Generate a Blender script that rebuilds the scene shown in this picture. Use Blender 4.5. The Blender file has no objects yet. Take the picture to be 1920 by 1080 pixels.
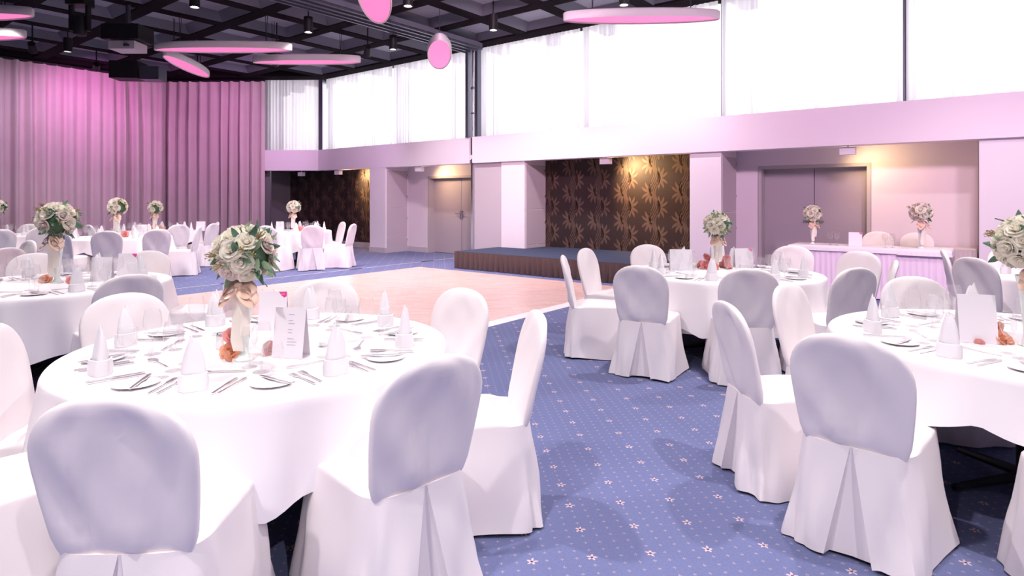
import bpy, bmesh, math, random
from mathutils import Vector, Matrix
random.seed(7)
SC = bpy.context.scene
COL = SC.collection
R = math.radians
# ------------------------------------------------------------------ camera, world, exposure
# World: X runs from the room towards the window wall, Y runs along the window wall.
YAW = 51.77
cam_d = bpy.data.cameras.new('camera'); cam = bpy.data.objects.new('camera', cam_d); COL.objects.link(cam)
cam.location = (0, 0, 1.48); cam.rotation_euler = (R(90), 0, R(-YAW))
cam_d.sensor_width = 36; cam_d.lens = 36 * 1150 / 1920; cam_d.shift_y = -168 / 1920; cam_d.clip_end = 200
SC.camera = cam
vs = SC.view_settings
vs.view_transform = 'Standard'; vs.look = 'None'; vs.gamma = 1; vs.use_curve_mapping = False; vs.exposure = 0.94
w = bpy.data.worlds.new('sky'); SC.world = w; w.use_nodes = True
bg = w.node_tree.nodes['Background']; bg.inputs[0].default_value = (1.0, 0.955, 0.985, 1); bg.inputs[1].default_value = 2.3
SC.cycles.max_bounces = 6; SC.cycles.diffuse_bounces = 4; SC.cycles.glossy_bounces = 3
SC.cycles.transmission_bounces = 4; SC.cycles.transparent_max_bounces = 12
SC.cycles.sample_clamp_indirect = 6; SC.cycles.caustics_reflective = False; SC.cycles.caustics_refractive = False

SA, CA = math.sin(R(YAW)), math.cos(R(YAW))
def V(xc, yc, z=0.0):                      # floor plan metres (right of / ahead of the standpoint) -> world
    return Vector((CA * xc + SA * yc, -SA * xc + CA * yc, z))
def ang(phi): return R(phi - YAW)          # plan direction -> world direction

# ------------------------------------------------------------------ materials
MATS = {}
def mat(name, col=(.8, .8, .8), rough=.6, metal=0, spec=.3, bump=None, emit=None, noise=None, trans=None, sheen=0):
    m = bpy.data.materials.new(name); m.use_nodes = True; MATS[name] = m
    nt = m.node_tree; b = nt.nodes['Principled BSDF']
    b.inputs['Base Color'].default_value = (*col, 1); b.inputs['Roughness'].default_value = rough
    b.inputs['Metallic'].default_value = metal; b.inputs['Specular IOR Level'].default_value = spec
    if sheen: b.inputs['Sheen Weight'].default_value = sheen
    if emit: b.inputs['Emission Color'].default_value = (*emit[0], 1); b.inputs['Emission Strength'].default_value = emit[1]
    tc = nt.nodes.new('ShaderNodeTexCoord')
    if noise:                               # (scale, amount): fine colour variation
        n = nt.nodes.new('ShaderNodeTexNoise'); n.inputs['Scale'].default_value = noise[0]; n.inputs['Detail'].default_value = 4
        nt.links.new(tc.outputs['Object'], n.inputs['Vector'])
        mx = nt.nodes.new('ShaderNodeMix'); mx.data_type = 'RGBA'
        mx.inputs['A'].default_value = (*[c * (1 - noise[1]) for c in col], 1); mx.inputs['B'].default_value = (*[min(1, c * (1 + noise[1])) for c in col], 1)
        nt.links.new(n.outputs['Fac'], mx.inputs['Factor']); nt.links.new(mx.outputs['Result'], b.inputs['Base Color'])
    if bump:                                # (scale, strength)
        n = nt.nodes.new('ShaderNodeTexNoise'); n.inputs['Scale'].default_value = bump[0]; n.inputs['Detail'].default_value = 3
        nt.links.new(tc.outputs['Object'], n.inputs['Vector'])
        bp = nt.nodes.new('ShaderNodeBump'); bp.inputs['Strength'].default_value = bump[1]; bp.inputs['Distance'].default_value = .01
        nt.links.new(n.outputs['Fac'], bp.inputs['Height']); nt.links.new(bp.outputs['Normal'], b.inputs['Normal'])
    return m
def nodes_of(name):
    m = bpy.data.materials.new(name); m.use_nodes = True; MATS[name] = m
    nt = m.node_tree; nt.nodes.clear(); out = nt.nodes.new('ShaderNodeOutputMaterial')
    return m, nt, out
def M(nt, op, a, b=None, c=None):
    n = nt.nodes.new('ShaderNodeMath'); n.operation = op
    for i, v in enumerate((a, b, c)):
        if v is None: continue
        if isinstance(v, (int, float)): n.inputs[i].default_value = v
        else: nt.links.new(v, n.inputs[i])
    return n.outputs[0]

mat('chair_cloth', (.86, .80, .815), .75, bump=(4, .12), sheen=.1)
mat('table_cloth', (.87, .83, .86), .7, bump=(6, .12))
mat('napkin_cloth', (.84, .82, .86), .75, bump=(30, .1))
mat('china', (.86, .85, .87), .2, spec=.5)
mat('silver', (.82, .80, .82), .32, metal=1)
mat('chrome', (.7, .7, .74), .25, metal=1)
mat('steel_dark', (.16, .17, .21), .35, metal=.8)
mat('black_metal', (.012, .011, .013), .5)
mat('black_leg', (.03, .03, .035), .4)
mat('beam_paint', (.012, .009, .012), .9, spec=.03)
mat('coffer_paint', (.11, .115, .15), .6)
mat('coffer_panel', (.27, .275, .34), .6)
mat('wall_paint', (.74, .66, .72), .7)
mat('column_paint', (.80, .74, .79), .65)
mat('fascia_paint', (.82, .74, .81), .6)
mat('panel_paint', (.52, .46, .50), .6)
mat('door_paint', (.40, .35, .40), .45)
mat('door_frame', (.46, .42, .44), .5)
mat('grey_wall', (.16, .15, .17), .7)
mat('baseboard', (.52, .48, .52), .5)
mat('wallpaper', (.035, .022, .022), .5, noise=(3, .2))
mat('wallpaper_gold', (.115, .072, .058), .42, noise=(14, .15))
mat('drape', (.60, .455, .49), .65, sheen=.2, noise=(2, .08))
mat('stage_skirt', (.10, .065, .06), .42, spec=.5)
mat('stage_carpet', (.045, .058, .11), .9, bump=(200, .4), noise=(60, .25))
mat('edging', (.85, .82, .84), .4)
mat('lamp_rim', (.62, .58, .60), .4)
mat('lamp_pink', (.45, .10, .22), .5, emit=((1.0, .19, .45), .56))
mat('lamp_white', (1, 1, 1), .5, emit=((1.0, .95, .9), 30))
mat('spot_white', (.75, .70, .76), .4)
mat('spot_warm', (1, 1, 1), .5, emit=((1.0, .8, .5), 6))
mat('rose_white', (.95, .91, .80), .6, noise=(25, .06))
mat('rose_blush', (.93, .82, .77), .6, noise=(25, .06))
mat('rose_pink', (.86, .42, .40), .6, noise=(25, .12))
mat('rose_peach', (.90, .50, .34), .6, noise=(25, .12))
mat('leaf_green', (.12, .24, .15), .5, noise=(12, .3))
mat('leaf_pale', (.30, .42, .26), .5, noise=(12, .3))
mat('foliage_core', (.07, .13, .07), .7)
mat('berry', (.36, .29, .13), .5)
mat('ribbon', (.80, .56, .44), .35, spec=.5)
mat('ribbon_cream', (.86, .80, .72), .4, spec=.5)
mat('vase_glass', (.80, .87, .84), .12, spec=.6)
mat('card_paper', (.84, .80, .86), .6)
mat('card_pink', (.75, .06, .30), .5)
mat('print_grey', (.42, .38, .44), .6)
mat('head_skirt', (.92, .76, .90), .5, sheen=.2)
mat('projector', (.45, .42, .46), .4)
mat('salt', (.82, .80, .80), .4)
mat('pepper', (.62, .52, .42), .4)
mat('track_floor', (.10, .05, .05), .4)
mat('sideboard_cloth', (.60, .52, .52), .7)

for nm in ('rose_white', 'rose_blush', 'rose_pink', 'rose_peach', 'leaf_pale'):   # thin petals let some light through
    nt = MATS[nm].node_tree; b = nt.nodes['Principled BSDF']; out = next(n for n in nt.nodes if n.type == 'OUTPUT_MATERIAL')
    t_ = nt.nodes.new('ShaderNodeBsdfTranslucent'); src = b.inputs['Base Color'].links[0].from_socket; nt.links.new(src, t_.inputs[0])
    x_ = nt.nodes.new('ShaderNodeMixShader'); x_.inputs[0].default_value = .35; nt.links.new(b.outputs[0], x_.inputs[1]); nt.links.new(t_.outputs[0], x_.inputs[2]); nt.links.new(x_.outputs[0], out.inputs[0])
# clear glass (thin walled)
m, nt, out = nodes_of('clear_glass')
lw = nt.nodes.new('ShaderNodeLayerWeight'); lw.inputs[0].default_value = .5
tr = nt.nodes.new('ShaderNodeBsdfTransparent'); tr.inputs[0].default_value = (1, 1, 1, 1)
gl = nt.nodes.new('ShaderNodeBsdfGlossy'); gl.inputs[1].default_value = .03
tw = nt.nodes.new('ShaderNodeBsdfTranslucent'); tw.inputs[0].default_value = (.95, .95, .97, 1)  # white share stands in for the caustic brightness of polished glass
mt_ = nt.nodes.new('ShaderNodeMixShader'); mt_.inputs[0].default_value = .09; nt.links.new(tr.outputs[0], mt_.inputs[1]); nt.links.new(tw.outputs[0], mt_.inputs[2])
mx = nt.nodes.new('ShaderNodeMixShader')
nt.links.new(M(nt, 'ADD', M(nt, 'MULTIPLY', M(nt, 'POWER', lw.outputs['Facing'], 3), .5), .05), mx.inputs[0]); nt.links.new(mt_.outputs[0], mx.inputs[1]); nt.links.new(gl.outputs[0], mx.inputs[2]); nt.links.new(mx.outputs[0], out.inputs[0])
# sheer curtain: translucent voile
m, nt, out = nodes_of('sheer')
tc = nt.nodes.new('ShaderNodeTexCoord'); mp = nt.nodes.new('ShaderNodeMapping'); mp.inputs['Scale'].default_value = (9, 9, .12)
nt.links.new(tc.outputs['Object'], mp.inputs[0]); n = nt.nodes.new('ShaderNodeTexNoise'); n.inputs['Scale'].default_value = 1; n.inputs['Detail'].default_value = 3
nt.links.new(mp.outputs[0], n.inputs['Vector'])
mxc = nt.nodes.new('ShaderNodeMix'); mxc.data_type = 'RGBA'; mxc.inputs['A'].default_value = (.22, .21, .26, 1); mxc.inputs['B'].default_value = (.80, .79, .82, 1)
nt.links.new(n.outputs['Fac'], mxc.inputs['Factor'])
tl = nt.nodes.new('ShaderNodeBsdfTranslucent'); nt.links.new(mxc.outputs['Result'], tl.inputs[0])
df = nt.nodes.new('ShaderNodeBsdfDiffuse'); df.inputs[0].default_value = (.8, .78, .82, 1)
tr = nt.nodes.new('ShaderNodeBsdfTransparent')
a = nt.nodes.new('ShaderNodeMixShader'); a.inputs[0].default_value = .2; nt.links.new(tl.outputs[0], a.inputs[1]); nt.links.new(df.outputs[0], a.inputs[2])
b = nt.nodes.new('ShaderNodeMixShader'); b.inputs[0].default_value = .08; nt.links.new(a.outputs[0], b.inputs[1]); nt.links.new(tr.outputs[0], b.inputs[2])
nt.links.new(b.outputs[0], out.inputs[0])
# carpet: blue with a diagonal grid of blossoms and small dots
m, nt, out = nodes_of('carpet')
bs = nt.nodes.new('ShaderNodeBsdfPrincipled'); bs.inputs['Roughness'].default_value = .95; bs.inputs['Specular IOR Level'].default_value = .1
nt.links.new(bs.outputs[0], out.inputs[0])
tc = nt.nodes.new('ShaderNodeTexCoord'); mp = nt.nodes.new('ShaderNodeMapping'); mp.inputs['Rotation'].default_value = (0, 0, R(45)); nt.links.new(tc.outputs['Object'], mp.inputs[0])
nz = nt.nodes.new('ShaderNodeTexNoise'); nz.inputs['Scale'].default_value = 90; nz.inputs['Detail'].default_value = 2; nt.links.new(mp.outputs[0], nz.inputs['Vector'])
sx = nt.nodes.new('ShaderNodeSeparateXYZ'); nt.links.new(mp.outputs[0], sx.inputs[0])
def flowers(px, py, ox, oy, rad, petals, depth):
    u = M(nt, 'MULTIPLY', M(nt, 'SUBTRACT', M(nt, 'FRACT', M(nt, 'ADD', M(nt, 'DIVIDE', sx.outputs[0], px), ox)), .5), px)
    v = M(nt, 'MULTIPLY', M(nt, 'SUBTRACT', M(nt, 'FRACT', M(nt, 'ADD', M(nt, 'DIVIDE', sx.outputs[1], py), oy)), .5), py)
    r = M(nt, 'SQRT', M(nt, 'ADD', M(nt, 'MULTIPLY', u, u), M(nt, 'MULTIPLY', v, v)))
    th = M(nt, 'ARCTAN2', v, u)
    lim = M(nt, 'MULTIPLY', M(nt, 'ADD', M(nt, 'MULTIPLY', M(nt, 'COSINE', M(nt, 'MULTIPLY', th, petals)), depth), 1 - depth), rad)
    nn = M(nt, 'ADD', r, M(nt, 'MULTIPLY', M(nt, 'SUBTRACT', nz.outputs['Fac'], .5), rad * 1.1))
    return M(nt, 'LESS_THAN', nn, lim), r
big, rb = flowers(.25, .215, 0, 0, .023, 5, .35)
eye = M(nt, 'LESS_THAN', rb, .006)
sm, _ = flowers(.0625, .05375, .5, .5, .0085, 4, .45)
near = M(nt, 'GREATER_THAN', rb, .035)
sm = M(nt, 'MULTIPLY', sm, near)
c1 = nt.nodes.new('ShaderNodeMix'); c1.data_type = 'RGBA'; c1.inputs['A'].default_value = (.125, .145, .285, 1); c1.inputs['B'].default_value = (.18, .20, .375, 1); nt.links.new(nz.outputs['Fac'], c1.inputs['Factor'])
c2 = nt.nodes.new('ShaderNodeMix'); c2.data_type = 'RGBA'; c2.inputs['B'].default_value = (.38, .32, .38, 1); nt.links.new(c1.outputs['Result'], c2.inputs['A']); nt.links.new(sm, c2.inputs['Factor'])
c3 = nt.nodes.new('ShaderNodeMix'); c3.data_type = 'RGBA'; c3.inputs['B'].default_value = (.62, .48, .50, 1); nt.links.new(c2.outputs['Result'], c3.inputs['A']); nt.links.new(big, c3.inputs['Factor'])
c4 = nt.nodes.new('ShaderNodeMix'); c4.data_type = 'RGBA'; c4.inputs['B'].default_value = (.12, .05, .10, 1); nt.links.new(c3.outputs['Result'], c4.inputs['A']); nt.links.new(eye, c4.inputs['Factor'])
nt.links.new(c4.outputs['Result'], bs.inputs['Base Color'])
bp = nt.nodes.new('ShaderNodeBump'); bp.inputs['Strength'].default_value = .3; bp.inputs['Distance'].default_value = .004; nt.links.new(nz.outputs['Fac'], bp.inputs['Height']); nt.links.new(bp.outputs[0], bs.inputs['Normal'])
# dance floor: fine mosaic parquet
m, nt, out = nodes_of('parquet')
bs = nt.nodes.new('ShaderNodeBsdfPrincipled'); bs.inputs['Roughness'].default_value = .32; bs.inputs['Specular IOR Level'].default_value = .5; nt.links.new(bs.outputs[0], out.inputs[0])
tc = nt.nodes.new('ShaderNodeTexCoord')
br = nt.nodes.new('ShaderNodeTexBrick'); br.inputs['Scale'].default_value = 1; br.inputs['Brick Width'].default_value = .24; br.inputs['Row Height'].default_value = .045
br.inputs['Mortar Size'].default_value = .0012; br.inputs['Color1'].default_value = (.85, .60, .56, 1); br.inputs['Color2'].default_value = (.70, .45, .41, 1); br.inputs['Mortar'].default_value = (.5, .3, .25, 1)
mp = nt.nodes.new('ShaderNodeMapping'); mp.inputs['Rotation'].default_value = (0, 0, R(45)); nt.links.new(tc.outputs['Object'], mp.inputs[0]); nt.links.new(mp.outputs[0], br.inputs['Vector'])
nt.links.new(br.outputs['Color'], bs.inputs['Base Color'])

# ------------------------------------------------------------------ mesh helpers
class MB:
    def __init__(s): s.v = []; s.f = []; s.mi = []
    def face(s, idx, m=0): s.f.append(tuple(idx)); s.mi.append(m)
    def box(s, x0, x1, y0, y1, z0, z1, m=0):
        b = len(s.v); s.v += [(x, y, z) for z in (z0, z1) for y in (y0, y1) for x in (x0, x1)]
        for q in ((0, 2, 3, 1), (4, 5, 7, 6), (0, 1, 5, 4), (2, 6, 7, 3), (0, 4, 6, 2), (1, 3, 7, 5)): s.face([b + i for i in q], m)
        return s
    def rings(s, rings, closed=True, cap0=False, cap1=False, m=0):
        b = len(s.v); n = len(rings[0])
        for r in rings: s.v += [tuple(p) for p in r]
        for i in range(len(rings) - 1):
            for j in range(n if closed else n - 1):
                k = (j + 1) % n
                s.face((b + i * n + j, b + i * n + k, b + (i + 1) * n + k, b + (i + 1) * n + j), m)
        if cap0: s.face([b + j for j in range(n)][::-1], m)
        if cap1: s.face([b + (len(rings) - 1) * n + j for j in range(n)], m)
        return s
    def lathe(s, prof, n=20, c=(0, 0, 0), m=0, cap0=True, cap1=True):
        return s.rings([[(c[0] + r * math.cos(2 * math.pi * j / n), c[1] + r * math.sin(2 * math.pi * j / n), c[2] + z) for j in range(n)] for r, z in prof], True, cap0, cap1, m)
    def tube(s, pts, r, n=8, m=0):
        P = [Vector(p) for p in pts]; rs = []
        for i, p in enumerate(P):
            d = (P[min(i + 1, len(P) - 1)] - P[max(i - 1, 0)]).normalized()
            u = d.orthogonal().normalized() if abs(d.z) < .99 else Vector((1, 0, 0)); u = (u - d * u.dot(d)).normalized(); v = d.cross(u)
            rr = r[i] if isinstance(r, (list, tuple)) else r
            rs.append([p + (u * math.cos(2 * math.pi * j / n) + v * math.sin(2 * math.pi * j / n)) * rr for j in range(n)])
        return s.rings(rs, True, True, True, m)
    def mesh(s, name, mats, smooth=True, sharp=40):
        me = bpy.data.meshes.new(name); me.from_pydata(s.v, [], s.f)
        for mm in (mats if isinstance(mats, (list, tuple)) else [mats]): me.materials.append(MATS[mm])
        me.polygons.foreach_set('material_index', s.mi)
        bm = bmesh.new(); bm.from_mesh(me); bmesh.ops.recalc_face_normals(bm, faces=bm.faces); bm.to_mesh(me); bm.free()
        if smooth:
            me.polygons.foreach_set('use_smooth', [True] * len(me.polygons)); me.set_sharp_from_angle(angle=R(sharp))
        me.update(); return me
    def build(s, name, mats, parent=None, smooth=True, sharp=40, loc=(0, 0, 0), rz=0):
        return put(name, s.mesh(name, mats, smooth, sharp), parent, loc, rz)
def put(name, me, parent=None, loc=(0, 0, 0), rz=0):
    o = bpy.data.objects.new(name, me); COL.objects.link(o); o.parent = parent; o.location = loc; o.rotation_euler = (0, 0, rz); return o
def empty(name, loc=(0, 0, 0), rz=0, label=None, cat=None, group=None):
    o = put(name, None, None, loc, rz); o.empty_display_size = .1
    if label: tag(o, label, cat, group)
    return o
def tag(o, label, cat, group=None, kind=None):
    o['label'] = label; o['category'] = cat
    if group: o['group'] = group
    if kind: o['kind'] = kind
    return o
def struct(o, label=None, cat=None):
    o['kind'] = 'structure'
    if label: o['label'] = label; o['category'] = cat
    return o
def box_struct(name, b, mt, label=None, cat=None, parent=None):
    o = MB().box(*b).build(name, mt, parent, smooth=False)
    return struct(o, label, cat) if parent is None else o

# ------------------------------------------------------------------ room shell
DW, DR = 10.92, 11.75           # fascia plane, back wall of the recesses
Z0, Z1, ZC = 2.32, 2.94, 5.1    # fascia bottom / top, ceiling
YE, XB, YB = 19.8, -8.0, -6.0
box_struct('floor', (XB, 12.2, YB, 20.4, -.1, 0), 'carpet', 'blue purple carpet with rows of small pink blossoms', 'floor')
# chamfered corner between window wall and drape wall
CH0, CH1 = Vector((DW, 16.05, 0)), Vector((8.14, YE, 0)); CHL = (CH1 - CH0).length; CHD = (CH1 - CH0) / CHL
# walls out of view that close the room
box_struct('wall_back', (XB, 12.2, YB - .2, YB, 0, 6), 'wall_paint', 'plain lilac wall behind the standpoint', 'wall')
box_struct('wall_side', (XB - .2, XB, YB, 20.6, 0, 6), 'wall_paint', 'plain lilac wall opposite the windows', 'wall')
box_struct('wall_left', (XB, 12.2, YE + .25, YE + .45, 0, 6), 'grey_wall', 'dark wall hidden behind the pleated drapes', 'wall')
# right wall: recess back walls, columns, returns
wr = box_struct('wall_right', (DR + .3, DR + .45, YB, 20.2, 0, Z0 + .3), 'wall_paint', 'lilac recessed wall below the window fascia', 'wall')
def part(name, b, mt, parent=wr, smooth=False): return MB().box(*b).build(name, mt, parent, smooth=smooth)
part('back_wall', (DR, DR + .3, .2, 1.63, 0, Z0 + .1), 'wall_paint')
part('back_wall', (DR, DR + .3, 3.45, 3.85, 0, Z0 + .1), 'wall_paint')
part('back_wall', (DR, DR + .3, 1.63, 3.45, 2.08, Z0 + .1), 'wall_paint')
part('back_wall', (DR, DR + .3, 12.19, 12.98, 0, Z0 + .1), 'wall_paint')
part('back_wall', (DR, DR + .3, 9.6, 12.19, 2.08, Z0 + .1), 'wall_paint')
part('back_wall', (DR, DR + .3, 9.2, 10.05, 0, Z0 + .1), 'wall_paint')
for y0, y1 in ((YB, .18), (3.85, 4.43), (8.25, 8.92), (12.98, 13.63)):
    part('column', (DW + .006, DR + .3, y0, y1, 0, Z0 + .1), 'column_paint')
    if y0 > 0:                              # cupboard doors in the near flank of the column
        for z0, z1 in ((.12, .42), (.44, 1.22), (1.24, 2.24)):
            part('flank_panel', (DW + .06, DR - .04, y0 - .012, y0, z0, z1), 'panel_paint')
        for z in (.3, .9, 1.5, 2.1): part('hinge', (DR - .06, DR - .03, y0 - .02, y0 - .012, z, z + .05), 'chrome')
part('partition_panel', (DW + .03, DW + .12, 8.92, 9.78, 0, Z0 + .1), 'panel_paint')
part('partition_post', (DW - .02, DW + .1, 9.78, 9.84, 0, Z0 + .1), 'chrome')
part('recess_ceiling', (DW + .02, DR + .4, YB, 20.2, Z0 + .08, Z0 + .2), 'wall_paint')
box_struct('wall_end', (9.75, DR + .3, 18.86, 19.0, 0, Z0 + .1), 'grey_wall', 'dark grey end wall of the left recess', 'wall')
# base boards
box_struct('baseboard_right', (DR - .02, DR, 12.19, 12.98, 0, .14), 'baseboard', 'grey skirting board beside the left double door', 'baseboard')
box_struct('baseboard_column', (DW - .015, DW, 12.97, 13.64, 0, .14), 'baseboard', 'grey skirting board on the column left of the door', 'baseboard')
box_struct('baseboard_flank', (DW, DR, 12.965, 12.98, 0, .14), 'baseboard', 'grey skirting board along the flank of the column', 'baseboard')
box_struct('baseboard_left', (DR - .03, DR, 13.63, 18.86, 0, .16), 'baseboard', 'pale skirting board under the left dark wallpaper', 'baseboard')

# wallpaper with fan shaped leaf print
def wallpaper(name, y0, y1, label, parent_z0=0.0):
    wp = box_struct(name, (DR - .012, DR + .3, y0, y1, 0, Z0 + .1), 'wallpaper', label, 'wallpaper')
    per, pitch = .60, .66
    def leaf(mb, cy, cz, a, ln, wd, curl):
        n = 6; L = []; Rr = []
        for i in range(n + 1):
            t = i / n; aa = a + curl * t * t; rr = .035 + ln * t
            y = cy + rr * math.cos(aa); z = cz + rr * math.sin(aa)
            hw = wd * (.25 + .75 * math.sin(math.pi * min(1, t * .85 + .1))) * (1 if t < 1 else .1)
            L.append((y - math.sin(aa) * hw, z + math.cos(aa) * hw)); Rr.append((y + math.sin(aa) * hw, z - math.cos(aa) * hw))
        b = len(mb.v)
        for (ya, za), (yb, zb) in zip(L, Rr): mb.v += [(DR - .0135, ya, za), (DR - .0135, yb, zb)]
        for i in range(n): mb.face((b + 2 * i, b + 2 * i + 1, b + 2 * i + 3, b + 2 * i + 2))
    k = 0; yc = y1 - .1
    while yc > y0 - .1:
        mb = MB(); z = .1
        i = 0
        while z < Z0 + .3:
            side = 1 if i % 2 else -1
            for j in range(6):
                a = R(-68 + 27 * j); a = a if side > 0 else math.pi - a
                leaf(mb, yc + side * .05, z, a, .235 if 0 < j < 5 else .2, .029, side * R(14 if j > 2 else -14))
            z += per / 2; i += 1
        for q in range(5):                   # wavy strands between the fans
            n = 70; b = len(mb.v)
            for t in range(n + 1):
                zz = (Z0 + .06) * t / n; yy = yc + .055 * math.sin(2 * math.pi * (zz - .1) / per + math.pi * 1.5 - q * .25) + (q - 2) * .034
                mb.v += [(DR - .0135, yy - .009, zz), (DR - .0135, yy + .009, zz)]
            for t in range(n): mb.face((b + 2 * t, b + 2 * t + 1, b + 2 * t + 3, b + 2 * t + 2))
        # keep the print inside the wall
        mb.v = [(x, min(max(y, y0 + .002), y1 - .002), min(max(zv, .17), Z0 + .07)) for x, y, zv in mb.v]
        o = mb.build('leaf_motif', 'wallpaper_gold', wp, smooth=False); o['label'] = 'bronze column of fan shaped leaves'
        yc -= pitch; k += 1
wallpaper('wall_stage', 4.43, 8.25, 'dark brown wallpaper with bronze fan leaves behind the stage')
wallpaper('wall_alcove', 13.63, 18.86, 'dark wallpaper with bronze leaves behind the far table, left of the column')

# fascia band and the gap in it
fr_ = box_struct('trim_1', (DW - .06, DW + .25, YB, 9.76, Z0, Z1), 'fascia_paint', 'long pale pink fascia band under the right windows', 'fascia')
box_struct('trim_2', (DW, DW + .25, 9.9, 16.05, Z0, Z1), 'fascia_paint', 'pale pink fascia band left of the partition gap', 'fascia')
box_struct('trim_3', (DW + .06, DW + .25, 9.76, 9.9, Z0, Z1), 'beam_paint', 'dark narrow gap between the two fascia bands', 'fascia')
c3 = MB(); nrm = Vector((CHD.y, -CHD.x, 0))
if nrm.dot(Vector((1, 1, 0))) < 0: nrm = -nrm
def chpts(a, b, off, z0, z1):
    p = CH0 + CHD * a; q = CH0 + CHD * b; r_ = []
    for z in (z0, z1): r_ += [(p.x, p.y, z), (q.x, q.y, z), (q.x + nrm.x * off, q.y + nrm.y * off, z), (p.x + nrm.x * off, p.y + nrm.y * off, z)]
    return r_
def chbox(name, a, b, s0, s1, z0, z1, mt):
    mb = MB(); p = CH0 + CHD * a; q = CH0 + CHD * b
    for z in (z0, z1): mb.v += [tuple(v + nrm * s + Vector((0, 0, z))) for v, s in ((p, s0), (q, s0), (q, s1), (p, s1))]
    for f in ((0, 3, 2, 1), (4, 5, 6, 7), (0, 1, 5, 4), (1, 2, 6, 5), (2, 3, 7, 6), (3, 0, 4, 7)): mb.face(f)
    return mb.build(name, mt, None, smooth=False)
struct(chbox('trim_4', 0, 1.75, 0, .25, Z0, Z1, 'fascia_paint'), 'short pale lilac fascia band across the room corner', 'fascia')
struct(chbox('wall_corner', 1.6, CHL, .3, .4, 0, 6, 'grey_wall'), 'dark wall behind the corner drape', 'wall')
struct(chbox('wall_corner', 0, CHL, .6, .7, Z1, Z1 + .05, 'grey_wall'), 'narrow ledge above the corner fascia', 'wall')

# windows: panes between dark mullions
MULL = [16.0, 12.9, 9.8, 6.9, 3.95, 1.1, -1.8, -4.7]
GX = DW + .42
sill = box_struct('window_sill', (DW + .1, GX + .1, YB, 16.4, Z1 - .12, Z1 - .02), 'wall_paint', 'window ledge hidden behind the fascia band', 'sill')
for i in range(len(MULL) - 1):
    wnd = struct(empty('window_%d' % (i + 1), (GX, (MULL[i] + MULL[i + 1]) / 2, Z1 - .02)), ('tall daylight window bay behind the sheer curtain, bay %s from the room corner' % ['first', 'second', 'third', 'fourth', 'fifth', 'sixth', 'seventh'][i]), 'window')
    h = (MULL[i] - MULL[i + 1]) / 2
    MB().box(-.004, .004, -h + .04, h - .04, 0, ZC - Z1 + .1).build('pane', 'clear_glass', wnd, smooth=False)
    MB().box(-.05, .05, h - .035, h + .035, 0, ZC - Z1 + .1).build('mullion', 'steel_dark', wnd, smooth=False)
    MB().box(-.04, .04, -h + .035, h - .035, -.02, .04).build('window_rail', 'steel_dark', wnd, smooth=False)
cw = struct(empty('window_8', CH0 + nrm * .42 + Vector((0, 0, Z1 - .02)), math.atan2(CHD.y, CHD.x)), 'narrow daylight window in the room corner beside the drape', 'window')
MB().box(.05, 2.2, -.004, .004, 0, ZC - Z1 + .1).build('pane', 'clear_glass', cw, smooth=False)
MB().box(-.09, .03, -.05, .3, 0, ZC - Z1 + .1).build('mullion', 'steel_dark', cw, smooth=False)
MB().box(2.2, 2.3, -.05, .05, 0, ZC - Z1 + .1).build('mullion', 'steel_dark', cw, smooth=False)

# sheer curtains, one per bay
def curtain_mesh(name, L, z0, z1, amp, pitch, mt, seed, flare=0.0, sub=5):
    rnd = random.Random(seed); n = int(L / pitch) * sub; xs = []; off = 0; ph = []
    for i in range(n + 1): ph.append(off); off += (2 * math.pi / sub) * rnd.uniform(.72, 1.28)
    am = [amp * rnd.uniform(.45, 1.35) * (.75 + .45 * math.sin(i * .11 + seed) * math.sin(i * .037)) for i in range(n + 1)]
    rows = [0, .03, .3, .65, 1]
    mb = MB(); rings = []
    for q in rows:
        z = z1 + (z0 - z1) * q
        k = (.6 + .4 * min(1, q * 4))
        rings.append([(L * i / n + flare * .02 * q * math.sin(ph[i] * .37), am[i] * k * math.sin(ph[i] + .25 * q * math.sin(i * .3)), z) for i in range(n + 1)])
    mb.rings(rings, False)
    return mb.mesh(name, mt, True, 180)
for i in range(len(MULL) - 1):
    me = curtain_mesh('sheer_curtain', MULL[i] - MULL[i + 1] - .06, Z1 - .1, ZC + .02, .028, .10, 'sheer', 40 + i)
    o = put('sheer_curtain', me, None, (DW + .22, MULL[i + 1] + .03, 0), R(90))
    tag(o, ['white sheer curtain left of the steel post, in the bay next to the room corner', 'white sheer curtain immediately left of the steel post', 'white sheer curtain immediately right of the steel post', 'white sheer curtain above the stage wallpaper, behind the large right lamp', 'white sheer curtain above the right double door', 'white sheer curtain at the far right edge of the picture', 'white sheer curtain beyond the right edge of the picture'][i], 'curtain', 'sheer window curtains')
o = put('sheer_curtain', curtain_mesh('sheer_curtain', 1.75, Z1 - .1, ZC + .02, .03, .1, 'sheer', 77), None, CH0 + nrm * .2 + CHD * .02, math.atan2(CHD.y, CHD.x))
tag(o, 'narrow white sheer curtain in the corner window beside the pink drape', 'curtain', 'sheer window curtains')
# heavy drapes
def drape(loc, rz, L, seed, label):
    d = empty('drape', loc, rz, label, 'curtain', 'pleated pink drapes')
    put('cloth', curtain_mesh('cloth', L, .02, ZC - .08, .13, .30, 'drape', seed, 1, 10), d)
    MB().box(0, L, -.03, .03, ZC - .09, ZC - .03).build('rail', 'black_metal', d, smooth=False)
    return d
drape((3.0, YE - .12, 0), 0, 5.05, 3, 'wide pleated pink drape along the left wall, behind the far tables')
drape((-2.2, YE - .12, 0), 0, 5.15, 4, 'pleated pink drape at the left edge of the picture')
pd = CH0 + CHD * 1.62 - nrm * .02
drape((pd.x, pd.y, 0), math.atan2(CHD.y, CHD.x), CHL - 1.62 + .1, 5, 'pleated pink drape across the corner, beside the narrow window')

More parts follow.
